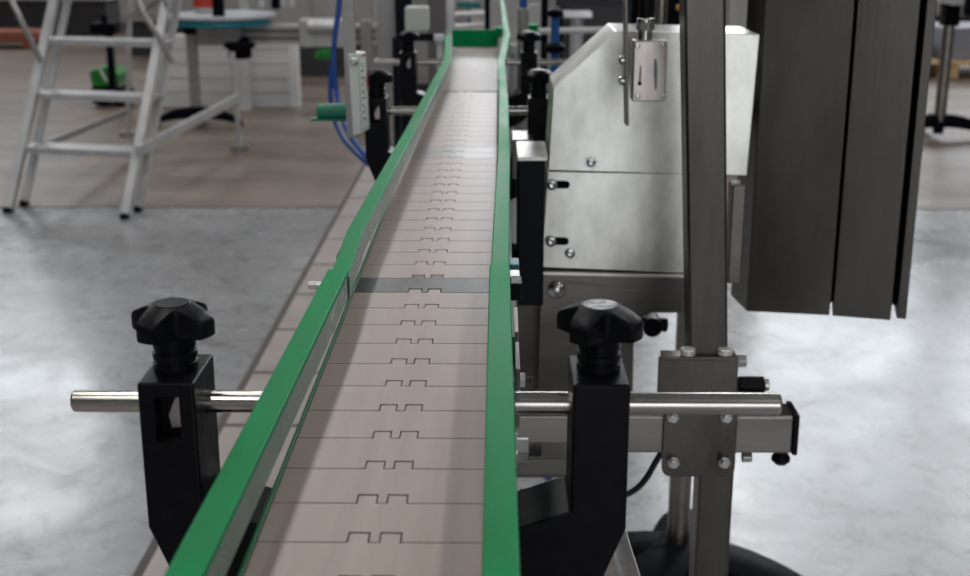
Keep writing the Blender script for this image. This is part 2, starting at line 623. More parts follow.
# polished inner liner of the left rail
fc = [(RW / 2 + 0.0008, -0.0012), (RW / 2 + 0.0012, -0.0012), (RW / 2 + 0.0012, -RH + 0.001), (RW / 2 + 0.0008, -RH + 0.001)]
MB().sweep(lp_near, fc).build('liner', 'green_face', left_rail, label='grey-green polished inner liner')
fc2 = [(RW / 2, -0.0012), (RW / 2 + 0.0004, -0.0012), (RW / 2 + 0.0004, -RH + 0.001), (RW / 2, -RH + 0.001)]
MB().sweep(lp_far, fc2).build('liner', 'green_face', left_rail, label='grey-green polished inner liner')
rp_near = [Vector((0.0011, Y0, RZT)), rp(499.6, 266)]
rp_far = [rp(499.8, 270), rp(501.5, 222), rp(504, 150), rp(503.4, 95), rp(501, 60), rp(507, 34), rp(502.3, 2), rp(500, -8)]
for p in rp_far:
    p.z = RZT - 0.001
MB().sweep(rp_near, rail_prof(RW, RH, 0.0006)).build('rail_sleeve', 'green', right_rail, 0.0011, 2, label='near green rail cover with an overlapping end')
MB().sweep(rp_far, rail_prof(RW, RH)).build('rail_profile', 'green', right_rail, 0.0011, 2)
# small joint clips behind the rail joints
p = rp(329, 272)
MB().box((p.x - 0.003, p.y, RZT - 0.010), (0.012, 0.008, 0.005)).cyl((p.x - 0.014, p.y, RZT - 0.009), (p.x - 0.008, p.y, RZT - 0.009), 0.003, n=6).build('joint_clip', 'zinc', left_rail, 0.0005, label='bright metal joint clip')
for (u, v) in ((347, 240), (336, 262)):
    p = rp(u, v)
    MB().box((p.x - 0.002, p.y, RZT - 0.014), (0.010, 0.018, 0.010)).build('joint_clip', 'black', left_rail, 0.001)
for (u, v, mm) in ((514, 262, 'zinc'), (516, 268, 'black'), (513.5, 250, 'teal')):
    p = rp(u, v)
    MB().box((p.x, p.y, RZT - 0.014), (0.008, 0.02, 0.012)).build('joint_clip', mm, right_rail, 0.001)
# end stop across the far end
ye = YE + 0.004
mb = MB().box((XC + 0.002, ye, ZB + 0.018), (0.098, 0.010, 0.036))
mb.box((XR + 0.001, ye - 0.012, ZB + 0.032), (0.016, 0.03, 0.02))
tag(mb.build('end_stop', 'green', bevel=0.002), 'green stop bar across the far end of the chain', 'stop bar')

# rail clamps ---------------------------------------------------------
ZR = ZB + 0.022
YR1 = PZ(600, 403, ZR).y
DEP = 0.045
YF = YR1 - DEP / 2
bodyR = [PY(573, 385, YF), PY(631, 385, YF), PY(630.5, 530, YF), PY(604, 577, YF)]
armT = [PY(520.6, 528, YF), PY(572, 512, YF)]
bx0, bx1 = bodyR[0].x, bodyR[1].x
bzt = bodyR[0].z
zc1 = bodyR[2].z
zc2 = bodyR[3].z
xc2 = bodyR[3].x
az0, az1 = armT[0].z, armT[1].z
ax0 = 0.010
az0 = az0 - (armT[0].x - ax0) * (az1 - az0) / (armT[1].x - armT[0].x)
KT = PY(600, 302, YR1).z - 0.001     # knob top
def rail_clamp(side, yr, label, cap, sh=0.0, kr=-32, xin=None):
    """side +1 right of the line, -1 mirrored to the left"""
    def X(x):
        return x if side > 0 else 2 * XC - x - sh * (1 if x > 0.02 else 0)
    yf, yb = yr - DEP / 2, yr + DEP / 2
    root = thing('rail_clamp', label, 'rail clamp', (X((bx0 + bx1) / 2), yr, zc2 - 0.03), 'rail clamps along the chain')
    poly = [(bx0, bzt), (bx1, bzt), (bx1, zc1), (xc2, zc2), (xc2 - 0.014, zc2 - 0.014), (ax0, zc2 - 0.030), (ax0, az0), (bx0, az1)]
    mb = MB()
    mb.prism([(X(x), yf, z) for x, z in poly], (0, DEP, 0))
    o = mb.build('clamp_body', 'black', root, 0.0016, 3)
    xm = (bx0 + bx1) / 2
    if side < 0:
        # pocket in the front face with a bare metal insert
        cut = MB().box((X(xm - 0.000), yf + 0.003, ZR - 0.001), (0.0125, 0.018, 0.024)).build('pocket_cut', 'black')
        bmod = o.modifiers.new('pocket', 'BOOLEAN')
        bmod.object = cut
        bmod.operation = 'DIFFERENCE'
        bmod.solver = 'EXACT'
        dg = bpy.context.evaluated_depsgraph_get()
        me = bpy.data.meshes.new_from_object(o.evaluated_get(dg))
        o.modifiers.clear()
        tb_ = bmesh.new()
        tb_.from_mesh(me)
        for f_ in tb_.faces:
            f_.smooth = len(f_.verts) < 5 and f_.calc_area() < 4e-5
        for e_ in tb_.edges:
            if len(e_.link_faces) == 2:
                e_.smooth = e_.calc_face_angle(0) < math.radians(34)
        tb_.to_mesh(me)
        tb_.free()
        o.data = me
        bpy.data.objects.remove(cut, do_unlink=True)
        MB().prism([(X(xm) - 0.0015, yf + 0.011, ZR - 0.010), (X(xm) + 0.004, yf + 0.011, ZR - 0.010), (X(xm) + 0.005, yf + 0.011, ZR - 0.002), (X(xm) + 0.004, yf + 0.011, ZR + 0.008), (X(xm) + 0.001, yf + 0.011, ZR + 0.006), (X(xm) - 0.0028, yf + 0.011, ZR - 0.003)], (0, 0.002, 0)).build('insert', 'sensor', root, 0.0005, label='bare metal insert in the pocket')
    # rod
    xa = 0.0085
    xe = 0.1432 if side > 0 else 0.1155
    mb = MB()
    a, e = Vector((X(xa) if xin is None else xin, yr, ZR)), Vector((X(xe), yr, ZR))
    if side < 0:
        e.x = -0.2175
    ax = (e - a).normalized()
    Ln = (e - a).length
    mb.lathe(a, [(0.0057, 0), (0.0057, Ln - 0.0012), (0.0045, Ln)], ax, 32)
    r = mb.build('rod', 'rod', root, label='polished steel rod')
    if sh:
        # rust bloom on the inner half of the near left rod
        xr = PY(247, 402, yr).x
        vs_, fs_ = [], []
        for i_, (dx_, a0_, a1_) in enumerate(((-.007, -.5, -.2), (-.003, -.6, .5), (0, -.2, .3), (.004, -.3, .75), (.008, 0, .2))):
            for a_ in (a0_, a1_):
                vs_.append((xr + dx_, yr - 0.00578 * math.cos(a_), ZR + 0.00578 * math.sin(a_)))
        for i_ in range(4):
            fs_.append((2 * i_, 2 * i_ + 1, 2 * i_ + 3, 2 * i_ + 2))
        MB().faces(vs_, fs_).build('rust_stain', 'rust', r, label='rust stain on the rod')
    # stem and knob
    c = Vector((X(xm), yr, bzt))
    hk = KT - bzt
    st = MB()
    st.lathe(c, [(0.0105, 0), (0.0112, 0.001), (0.0112, 0.004), (0.0102, 0.0045), (0.0102, 0.006), (0.0112, 0.0065), (0.0112, 0.0095), (0.0100, 0.010), (0.0100, 0.0115), (0.0107, 0.012), (0.0107, hk * 0.45), (0.0112, hk - 0.0145)])
    st.build('stem', 'black', root)
    kn = MB()
    N = 96
    R0, R1 = 0.0118, 0.0225
    def rho(th):
        q = abs(math.cos(2 * (th - math.radians(kr))))
        cc = 0.5 + 0.5 * math.cos(4 * (th - math.radians(kr)))
        return min(R1, R0 + (R1 * 1.13 - R0) * cc ** 1.15)
    b0 = bzt + hk - 0.0165
    def topz(r):
        return b0 + 0.0165 - 0.0060 * max(0, (r - 0.009) / 0.013) ** 1.1
    rings = []
    for fr, dz in ((0.55, 0.0), (0.90, 0.0006), (0.985, 0.0014), (1.0, 0.0026)):
        rings.append([(fr * rho(2 * PI * i / N), b0 + dz) for i in range(N)])
    rings.append([(rho(2 * PI * i / N), topz(rho(2 * PI * i / N)) - 0.0022) for i in range(N)])
    rings.append([(rho(2 * PI * i / N) * 0.985, topz(rho(2 * PI * i / N)) - 0.0006) for i in range(N)])
    rings.append([(rho(2 * PI * i / N) * 0.94, topz(rho(2 * PI * i / N) * 0.94)) for i in range(N)])
    rings.append([(rho(2 * PI * i / N) * 0.5 + 0.005, topz(rho(2 * PI * i / N) * 0.5 + 0.005)) for i in range(N)])
    rings.append([(0.0095, topz(0.0095)) for i in range(N)])
    rings.append([(0.0088, b0 + 0.0160) for i in range(N)])
    vs = []
    for rg in rings:
        for i, (r_, z_) in enumerate(rg):
            th = 2 * PI * i / N
            vs.append((c.x + r_ * math.cos(th), c.y + r_ * math.sin(th), z_))
    fs = []
    for k in range(len(rings) - 1):
        for i in range(N):
            fs.append((k * N + i, k * N + (i + 1) % N, (k + 1) * N + (i + 1) % N, (k + 1) * N + i))
    fs.append(tuple(range(N - 1, -1, -1)))
    fs.append(tuple(range((len(rings) - 1) * N, len(rings) * N)))
    kn.faces(vs, fs)
    kb = kn.build('knob', 'black', root)
    MB().cyl((c.x, c.y, b0 + 0.0150), (c.x, c.y, b0 + 0.0166), 0.0087, n=40).build('knob_cap', cap, kb, 0.0003, label='scuffed grey disc cap' if cap == 'cap_grey' else None)
    return root
YR2 = PZ(400, 110.5, ZR).y
YR3 = PZ(400, 62, ZR).y
rail_clamp(-1, YR1, 'black star-knob clamp with a front pocket, nearest left of the chain', 'black', 0.0055, kr=-24)
rail_clamp(1, YR1, 'black star-knob clamp with a scuffed grey knob cap, nearest right of the chain', 'cap_grey')
rail_clamp(-1, YR2, 'black star-knob clamp behind the small white control box, left of the chain', 'black', xin=-0.1035)
rail_clamp(1, YR2, 'black star-knob clamp just behind the steel hood chamfer, right of the chain', 'black')
rail_clamp(-1, YR3, 'black star-knob clamp under the ivory junction box, left of the chain', 'black', xin=-0.0945)
rail_clamp(1, YR3, 'farthest black star-knob clamp right of the chain, under a grey cylinder', 'black')

# ================================================================== STEEL MACHINE ON THE RIGHT
# stand: square post, cross tube, clamp plate
ZST = 1.30
ps = PD(708.5, 350, ZST)
stand = thing('machine_stand', 'dark square steel post with a bolted clamp plate and cross tube', 'machine stand', (ps.x, ps.y, 0))
yst = ps.y
ptop = PY(704.5, -60, yst)
pbot = PY(709, 358, yst)
MB().bar(pbot + Vector((0, 0.02, 0)), ptop + Vector((0, 0.02, 0)), 0.0395, 0.04).build('upright_post', 'post', stand, 0.003, 3)
tz0, tz1 = PY(600, 453, yst).z, PY(600, 415.5, yst).z
tx1 = PY(793.5, 434, yst).x
tx0 = 0.013
MB().box(((tx0 + tx1) / 2, yst + 0.02, (tz0 + tz1) / 2), (tx1 - tx0, 0.04, tz1 - tz0)).build('cross_tube', 'tube', stand, 0.003, 3)
MB().box((tx1 + 0.0025, yst + 0.02, (tz0 + tz1) / 2), (0.006, 0.043, tz1 - tz0 + 0.003)).build('end_cap', 'black', stand, 0.0015, label='black plastic end cap')
ylow = yst + 0.06
lx = PY(711, 520, ylow).x
MB().box((lx, ylow, (tz1 + 0.012) / 2 + 0.006), (0.038, 0.04, tz1 + 0.012 - 0.012)).build('upright_post', 'post_low', stand, 0.003, 3)
MB().box((lx, ylow, 0.006), (0.12, 0.12, 0.012)).build('foot_plate', 'post_low', stand, 0.002)
def rounded(u0, v0, u1, v1, y, r, top_r=None):
    a, c = PY(u0, v1, y), PY(u1, v0, y)
    pts = []
    for (cx_, cz_, s) in ((c.x - r, a.z + r, -90), (c.x - r, c.z - r, 0), (a.x + r, c.z - r, 90), (a.x + r, a.z + r, 180)):
        for k in range(6):
            an = math.radians(s + 18 * k)
            pts.append(Vector((cx_ + r * math.cos(an), y, cz_ + r * math.sin(an))))
    return pts
ypl = yst - 0.006
MB().prism(rounded(661.5, 392, 739.5, 477, ypl, 0.010), (0, 0.005, 0)).prism(rounded(657, 357, 739, 404, ypl, 0.003), (0, 0.005, 0)).build('clamp_plate', 'clamp_steel', stand, 0.001, 2)
a = PY(657.5, 356, ypl); c = PY(738.5, 356, ypl)
MB().box(((a.x + c.x) / 2 + 0.002, ypl + 0.008, a.z - 0.002), (c.x - a.x - 0.006, 0.022, 0.004)).build('clamp_plate', 'clamp_steel', stand, 0.001)
for u, v in ((673.5, 418.5), (727, 418.5), (674, 464), (725, 464)):
    p = PY(u, v, ypl - 0.012)
    mb = MB().cyl((p.x, ypl, p.z), (p.x, ypl - 0.010, p.z), 0.0068, n=6)
    mb.cyl((p.x, ypl - 0.010, p.z), (p.x, ypl - 0.0145, p.z), 0.0045, n=16)
    mb.build('bolt', 'bolt', stand, 0.0006)
p = PY(738, 385, yst + 0.05); q = PY(764, 385, yst + 0.05)
mb = MB().cyl(p, q, 0.0095)
mb.build('handle', 'black', stand, 0.002, label='black round handle')
MB().cyl(q, q + Vector((0.005, 0, 0)), 0.0065).build('handle_end', 'bolt', stand, 0.0008)
p = PY(781, 455, yst + 0.03)
MB().lathe((p.x, p.y, p.z - 0.010), [(0.006, 0), (0.010, 0.004), (0.010, 0.008), (0.006, 0.014)]).build('clamp_knob', 'black', stand)
p = PY(742, 457, yst + 0.01)
MB().cyl(p, p + Vector((0.010, 0, 0)), 0.006, n=6).build('bolt', 'bolt', stand, 0.0005)
p = PY(742, 361, yst + 0.02)
MB().cyl(p - Vector((0.008, 0, 0)), p + Vector((0.004, 0, 0)), 0.007, n=6).build('bolt', 'bolt', stand, 0.0005)
for u in (688, 725):
    p = PY(u, 351, yst - 0.004)
    MB().cyl(p - Vector((0, 0, .004)), p + Vector((0, 0, 0.003)), 0.008, n=20).build('bolt', 'zinc', stand, 0.0015)
# cable
cb = [PY(662, 452, yst + .06), PY(655, 463, yst + .06), PY(647, 477, yst + .06), PY(636, 489, yst + .06), PY(618, 498, yst + .06), PY(590, 505, yst + .06), PY(560, 500, yst + .06), PY(520, 492, yst + 0.06)]
tag(MB().tube(PATH(cb), 0.0035).build('cable', 'black_gloss'), 'black cable curving down beside the bolted clamp plate', 'cable')

# pedestal with arched black foot
ZPD = 2.15
pp = PD(677.5, 545, ZPD)
ped = thing('pedestal_stand', 'round steel tube on an arched black foot behind the square post', 'pedestal stand', (pp.x, pp.y, 0))
zt = PY(677, 300, pp.y).z
MB().cyl((pp.x, pp.y, 0.09), (pp.x, pp.y, zt + .10), 0.0185).build('tube', 'tube', ped)
def arched_foot(parent, cx, cy, R, angs, hz, w, th, m='black'):
    MB().lathe((cx, cy, 0.03), [(w * 0.55, 0), (w * 0.62, hz * 0.4), (w * 0.6, hz * 0.75), (w * 0.42, hz)], n=24).build('hub', m, parent, 0.002)
    for an in angs:
        d = Vector((math.cos(math.radians(an)), math.sin(math.radians(an)), 0))
        s = Vector((-d.y, d.x, 0))
        prof_t, prof_b = [], []
        n = 10
        vs, fs = [], []
        for k in range(n + 1):
            t = k / n
            r = R * t
            zt_ = 0.02 + hz * (1 - t ** 2.4) + 0.012
            zb_ = max(0.012, 0.012 + (hz - th) * (1 - t ** 2.0)) if t < 0.93 else 0.012
            ww = w * (0.62 - 0.18 * t)
            cpt = Vector((cx, cy, 0)) + d * r
            for sx, z in ((-1, zb_), (-1, zt_ - 0.012), (-0.6, zt_), (0.6, zt_), (1, zt_ - 0.012), (1, zb_)):
                vs.append(cpt + s * (sx * ww) + Vector((0, 0, z)))
        for k in range(n):
            for i in range(6):
                fs.append((k * 6 + i, k * 6 + (i + 1) % 6, (k + 1) * 6 + (i + 1) % 6, (k + 1) * 6 + i))
        fs.append((5, 4, 3, 2, 1, 0))
        fs.append(tuple(range(n * 6, n * 6 + 6)))
        lg = MB().faces(vs, fs).build('foot_leg', m, parent, 0.002)
        e = Vector((cx, cy, 0)) + d * (R - 0.02)
        MB().lathe((e.x, e.y, 0), [(0.022, 0), (0.022, 0.008), (0.012, 0.016)]).build('foot_pad', m, lg)
arched_foot(ped, pp.x, pp.y, 0.31, (-20, 75, 172, 238), 0.105, 0.085, 0.07, 'black_far')

# hood
PSI = math.radians(0.0)
hn = Vector((math.sin(PSI), math.cos(PSI), 0))      # pointing away from the camera (right side nearer)
hp = PD(553, 88, 1.43)
def HP(u, v, back=0.0):
    return PP(u, v, hp + hn * back, hn)
hood = thing('labelling_hood', 'brushed steel machine hood with a sloped corner beside the chain', 'machine hood', (hp.x + 0.1, hp.y, 0.5))
up = [HP(553, 88), HP(616, 31), HP(760, 34.5), HP(747, 176), HP(548, 170.5)]
MB().prism(up, hn * 0.115).build('hood_cover', 'hood', hood, 0.0012, 2)
lp = [HP(547.5, 171.5, -.002), HP(686, 174.5, -.002), HP(687, 273, -.002), HP(541, 267.5, -.002)]
MB().prism(lp, hn * 0.10).build('front_plate', 'hood', hood, 0.001, 2)
for u, v in ((561, 184.5), (560, 241)):
    c0 = HP(u - 7, v, -.0026); c1 = HP(u + 5, v + 0.3, -.0026)
    t = (c1 - c0).normalized(); z = Vector((0, 0, 1)); r = 0.0046
    pts = []
    for k in range(9):
        an = -PI / 2 + PI * k / 8
        pts.append(c1 + t * (r * math.cos(an)) + z * (r * math.sin(an)))
    for k in range(9):
        an = PI / 2 + PI * k / 8
        pts.append(c0 + t * (r * math.cos(an)) + z * (r * math.sin(an)))
    MB().prism(pts, hn * 0.0012).build('slot', 'black_far', hood)
    mb = MB(); screw(mb, HP(u - 9, v, -.003), -hn, 0.0066, 0.006)
    mb.build('screw', 'bolt', hood)
mb = MB(); screw(mb, HP(570, 253, -.002), -hn, 0.0062, 0.005); mb.build('screw', 'bolt', hood)
p = HP(591, 162)
mb = MB().cyl(p, p - hn * 0.0012, 0.0082, n=28); screw(mb, p - hn * 0.001, -hn, 0.0055, 0.004); mb.build('screw', 'bolt', hood)
# lower carrier panel
fl_ = [HP(542, 272, -.012), HP(690, 276, -.012), HP(690, 278.5, -.012), HP(542, 275, -.012)]
MB().prism(fl_, hn * 0.06).build('flange', 'hood', hood, 0.0006)
low = [HP(541, 274.5, -.010), HP(690, 278, -.010), HP(691, 313, -.010), HP(652, 313, -.010), HP(640, 318, -.010), HP(634, 332, -.010), HP(632, 440, -.010), HP(537, 440, -.010)]
MB().prism(low, hn * 0.012).build('carrier_panel', 'panel_mid', hood, 0.001)
p = HP(556.5, 289.5, -.010)
MB().lathe(p, [(0.0108, 0), (0.0108, 0.002), (0.0095, 0.005), (0.006, 0.0075), (0.002, 0.0085)], -hn, 28).build('dome_bolt', 'bolt', hood)
sc = [HP(562, 281.8, -.0106), HP(585, 283.3, -.0106), HP(606, 286.6, -.0106), HP(624, 289.6, -.0106), HP(639, 291, -.0106)]
mb = MB()
mb.tube(sc, 0.0005, 6)
mb.build('scratch_mark', 'tube', hood, label='pale curved scratch')
# dark plate between chain and panel, down to the tube
dp = [HP(517, 268, 0.03), HP(541, 268, 0.03), HP(538, 410, 0.03), HP(515, 410, 0.03)]
MB().prism(dp, hn * 0.01).build('side_panel', 'post_low', hood, 0.001)
# lower mounting block on the tube
p = PY(560, 466, yst + 0.045)
MB().box((0.07, yst + 0.06, p.z), (0.13, 0.04, 0.025)).build('mount_block', 'post_low', hood, 0.002)
# column down to the tube
p0 = HP(590, 300, 0.06)
MB().box((p0.x, p0.y, 0.70), (0.06, 0.04, 0.36)).build('mount_column', 'post_low', hood, 0.002)
# small clamp lever under the hood
p = HP(655, 325, 0.012)
mb = MB().cyl(p - Vector((0.016, 0, -0.002)), p + Vector((0.015, 0, 0)), 0.0085).cyl(p + Vector((-0.004, -0.012, 0)), p + Vector((-0.004, 0.02, 0)), 0.012)
mb.build('lever', 'black', hood, 0.002, label='black clamp lever under the hood')
p = HP(733, 232, 0.03)
MB().box((p.x + 0.002, p.y, p.z), (0.016, 0.03, 0.12)).build('back_rail', 'panel_mid', hood, 0.002)

# drive housing
ZD = 1.33
d0 = PD(517, 157, ZD); d1 = PD(548, 157, ZD)
zl = d0.z
yd1 = PZ(520, 141, zl).y
drive = thing('drive_housing', 'black housing with a bright steel lid between the chain and the hood', 'housing', ((d0.x + d1.x) / 2, d0.y, zl - 0.2))
MB().box(((d0.x + d1.x) / 2, (d0.y + yd1) / 2, zl - 0.0025), (d1.x - d0.x, yd1 - d0.y, 0.005)).build('lid', 'hood', drive, 0.0015)
MB().box(((d0.x + d1.x) / 2 - 0.001, (d0.y + yd1) / 2, zl - 0.085), (d1.x - d0.x - 0.004, yd1 - d0.y - 0.004, 0.16)).build('housing_body', 'navy', drive, 0.002)
MB().box(((d0.x + 0.0115) / 2, (d0.y + yd1) / 2, zl - 0.12), (d0.x - 0.0105, 0.03, 0.02)).build('mount_arm', 'navy', drive, 0.001)
p = PZ(519, 135, ZB - 0.005)
tag(MB().box((p.x + 0.004, p.y, ZB - 0.03), (0.026, 0.07, 0.05)).build('spacer_block', 'tube', bevel=0.001), 'pale steel block beside the chain, behind the black housing', 'block')

# sensor on its bar
ys = PD(650, 70, 1.33).y
bar = thing('sensor_bracket', 'thin upright steel strip carrying the small plated sensor', 'bracket', (PY(627, 125, ys).x, ys, PY(627, 125, ys).z))
a0, a1 = PY(627.5, 126, ys), PY(625.5, -70, ys)
MB().bar(a0 + Vector((0, .012, 0)), a1 + Vector((0, .012, 0)), 0.0032, 0.024).build('strip', 'clamp_steel', bar, 0.0005)
a0, a1 = PY(630.0, 125, ys + .001), PY(627.5, -70, ys + 0.001)
for v in (60, 80.5):
    p = PY(624.5, v, ys + 0.004)
    MB().lathe(p, [(0.0038, 0), (0.0052, 0.0006), (0.0052, 0.004), (0.003, 0.0062), (0.001, 0.0065)], (-1, 0, 0), 20).build('bolt', 'bolt', bar)
sens = thing('photo_sensor', 'small steel plated sensor with four corner screws and a cable gland', 'sensor', PY(650, 102, ys + .02))
s0, s1 = PY(632.3, 101.5, ys), PY(667.8, 41, ys)
MB().box(((s0.x + s1.x) / 2, ys + 0.014, (s0.z + s1.z) / 2), (s1.x - s0.x, 0.028, s1.z - s0.z)).build('sensor_body', 'sensor', sens, 0.0012, 2)
for u, v in ((637.5, 46), (662.5, 45), (637.5, 96.5), (664, 96.5)):
    mb = MB(); screw(mb, PY(u, v, ys), Vector((0, -1, 0)), 0.0028, 0.0016); mb.build('screw', 'bolt', sens)
MB().prism([PY(654, 59, ys - .0003), PY(656.5, 59, ys - .0003), PY(657.5, 66, ys - .0003), PY(657, 88, ys - .0003), PY(655, 91, ys - .0003), PY(653.5, 74, ys - .0003)], (0, .0003, 0)).build('worn_mark', 'stain', sens)
MB().prism([PY(640, 66, ys - .0003), PY(641.3, 66, ys - .0003), PY(641, 83, ys - .0003), PY(638.5, 83, ys - .0003)], (0, .0003, 0)).build('worn_mark', 'stain_b', sens)
p = PY(639.7, 83.5, ys - .0004)
MB().cyl(p, p + Vector((0, 0.0006, 0)), 0.0022).build('pin_hole', 'black_far', sens)
gc = Vector((PY(645, 40, ys + .014).x, ys + 0.014, s1.z))
mb = MB().lathe(gc, [(0.0078, 0), (0.0078, 0.010), (0.0072, 0.0105)], n=28)
mb.build('gland', 'bolt', sens)
MB().cyl(gc + Vector((0, 0, 0.010)), gc + Vector((0, 0, 0.018)), 0.0098, n=6).lathe(gc + Vector((0, 0, 0.018)), [(0.0094, 0), (0.0094, 0.004), (0.0085, 0.005)], n=28).build('gland_nut', 'bolt', sens, 0.0006)
MB().tube([gc + Vector((0, 0, 0.02)), gc + Vector((0, 0.002, 0.04)), gc + Vector((0.002, 0.01, 0.07)), gc + Vector((0.004, 0.02, 0.11))], 0.0072).build('cable', 'black', sens)

# guard cabinet on the far right
PS2 = math.radians(13)
cn = Vector((math.sin(PS2), math.cos(PS2), 0))
cp = PD(746, 311, 1.63)
def CP(u, v, back=0.0):
    return PP(u, v, cp + cn * back, cn)
cab = thing('guard_cabinet', 'tall dark steel folded guard panels hanging right of the square post', 'guard panel', (CP(820, 316).x, cp.y, CP(820, 316).z))
ct = Vector((math.cos(PS2), -math.sin(PS2), 0))
def cab_panel(ul, ur, vl, vr, depth, nm, zt=1.26, back=0.0):
    a, c = CP(ul, vl, back), CP(ur, vr, back)
    pts = [a, c, Vector((c.x, c.y, zt)), Vector((a.x, a.y, zt))]
    return MB().prism(pts, Vector((-0.10, 0.99, 0)) * depth if ul < 760 else cn * depth).build(nm, 'cab', cab, 0.0012, 2)
cab_panel(746.5, 829.7, 311.5, 315.5, 0.075, 'panel')
cab_panel(832.5, 890.5, 316, 320.5, 0.075, 'panel', back=-0.001)
cab_panel(896.5, 906, 318.5, 319.5, 0.075, 'panel', back=0.0)
a, c = CP(760, 300, 0.06), CP(895, 305, 0.06)
pts = [a, c, Vector((c.x, c.y, 1.2)), Vector((a.x, a.y, 1.2))]
MB().prism(pts, cn * 0.012).build('back_plate', 'black_far', cab)
q = CP(790, 110, 0.062)
MB().bar((HP(735, 110, 0.1).x, q.y + 0.012, q.z), (q.x, q.y + 0.012, q.z), 0.03, 0.012, (0, 1, 0)).build('hinge_arm', 'post', cab, 0.001)
q = CP(795, 290)
for u, v in ((831, 262), (893, 255)):
    p = CP(u, v, 0.01)
    MB().cyl(p - Vector((0, 0, .012)), p + Vector((0, 0, 0.012)), 0.003).build('hinge', 'post', cab)

# ================================================================== LEFT MIDDLE: control box on hanging bar
ZC = 1.52
yc = PD(355, 100, ZC).y
cbar = thing('hanging_bar', 'grey flat bar reaching down beside the small white control box', 'bar', PY(353, 137, yc))
MB().bar(PY(353, 137.5, yc + .008), PY(346, -60, yc + .008), 0.0145, 0.006).build('flat_bar', 'alu_mid', cbar, 0.0008)
cbox = thing('control_box', 'slim white control box with a printed strip on the grey hanging bar', 'control box', PY(360, 136, yc - .02))
b0_, b1_ = PY(349.5, 135.5, yc), PY(359.5, 54, yc)
fr = [PY(347.5, 54, yc - .004), PY(358.5, 53, yc - .004), PY(361.5, 134, yc - .004), PY(353, 136.5, yc - .004)]
sd = [PY(358.5, 53, yc - .004), PY(366.0, 51.5, yc + 0.05), PY(370, 129, yc + 0.05), PY(361.5, 134, yc - .004)]
bk = [PY(347.5, 54, yc - .004) + Vector((0, 0.054, 0.0)), sd[1], sd[2], PY(353, 136.5, yc - .004) + Vector((0, 0.054, 0.0))]
MB().faces(fr + [bk[0], sd[1], sd[2], bk[3]], [(0, 1, 2, 3), (1, 5, 6, 2), (4, 7, 6, 5), (0, 4, 5, 1), (3, 2, 6, 7), (0, 3, 7, 4)]).build('box_body', 'white_box', cbox, 0.002, 3)
nrm = Vector((1, 0, 0))
def SD(s, t, off=0.0004):
    """s across the side face 0..1, t down 0..1"""
    a = sd[0].lerp(sd[1], s); d_ = sd[3].lerp(sd[2], s)
    n = (sd[1] - sd[0]).cross(sd[3] - sd[0]).normalized()
    if n.x < 0:
        n = -n
    return a.lerp(d_, t) + n * off
MB().prism([SD(.05, .06), SD(.60, .06), SD(.60, .93), SD(.05, .93)], (0.0004, -0.0002, 0)).build('label_strip', 'white_label', cbox)
rr = random.Random(3)
mb = MB(); mr_ = MB()
for k in range(9):
    t0 = 0.13 + k * 0.085
    mb.prism([SD(.16, t0, .0011), SD(.42 + .08 * (k % 3 - 1), t0, .0011), SD(.42 + .08 * (k % 3 - 1), t0 + .022, .0011), SD(.16, t0 + .022, .0011)], (0.0003, 0, 0))
    if k % 2 == 0:
        mb.prism([SD(.30, t0 + .042, .0011), SD(.5, t0 + .042, .0011), SD(.5, t0 + .052, .0011), SD(.30, t0 + .052, .0011)], (0.0003, 0, 0))
mb.build('print_mark', 'label_blue', cbox)
mr_.prism([SD(.82, .30, .0011), SD(.94, .30, .0011), SD(.94, .48, .0011), SD(.82, .48, .0011)], (0.0003, 0, 0))
mr_.prism([SD(.4, .02, .0011), SD(.7, .02, .0011), SD(.7, .05, .0011), SD(.4, .05, .0011)], (0.0003, 0, 0))
mr_.build('print_mark', 'label_red', cbox)
p = PY(354, 61, yc - .005)
MB().lathe(p, [(0.005, 0), (0.0048, 0.003), (0.003, 0.005)], (0, -1, 0), 20).build('screw', 'bolt', cbox)
# green pad behind bar
pa = PD(314, 112, 1.6); pb = PD(352, 111, 1.6)
gp = thing('bumper_pad', 'dark green round pad sticking out behind the grey hanging bar', 'pad', (pa + pb) / 2)
MB().cyl(pa + Vector((.004, 0, 0)), pb, 0.0105).build('pad_roll', 'green_pad', gp, 0.002)
MB().box((pa + pb) / 2 + Vector((-0.003, 0, -0.0095)), (pb - pa).length and ((pb - pa).length, 0.02, 0.003)).build('pad_lip', 'green_pad', gp, 0.001)
# blue hoses
h1 = [PD(341, -30, 2.3), PD(339, 5, 2.3), PD(334.5, 40, 2.3), PD(334, 70, 2.3), PD(338, 100, 2.3), PD(346, 128, 2.25), PD(359, 148, 2.2), PD(375, 163, 2.15), PD(400, 172, 2.1)]
tag(MB().tube(PATH(h1), 0.005).build('air_hose', 'blue_hose'), 'bright blue air hose bending down to the left rail clamps', 'hose')
h2 = [PD(333, 60, 2.32), PD(330.5, 80, 2.32), PD(331, 104, 2.32), PD(334, 130, 2.32), PD(338, 300, 2.32)]
tag(MB().tube(PATH(h2[:3] + [PD(335, 122, 2.32), PD(345, 141, 2.30), PD(360, 157, 2.27), PD(382, 176, 2.27), PD(405, 205, 2.35), Vector((-0.15, 2.45, 0.10)), Vector((-0.12, 2.5, 0.0045)), Vector((-0.10, 2.9, 0.0045))]), 0.0042).build('air_hose', 'blue_hose'), 'thinner blue air hose hanging straight behind the green pad', 'hose')

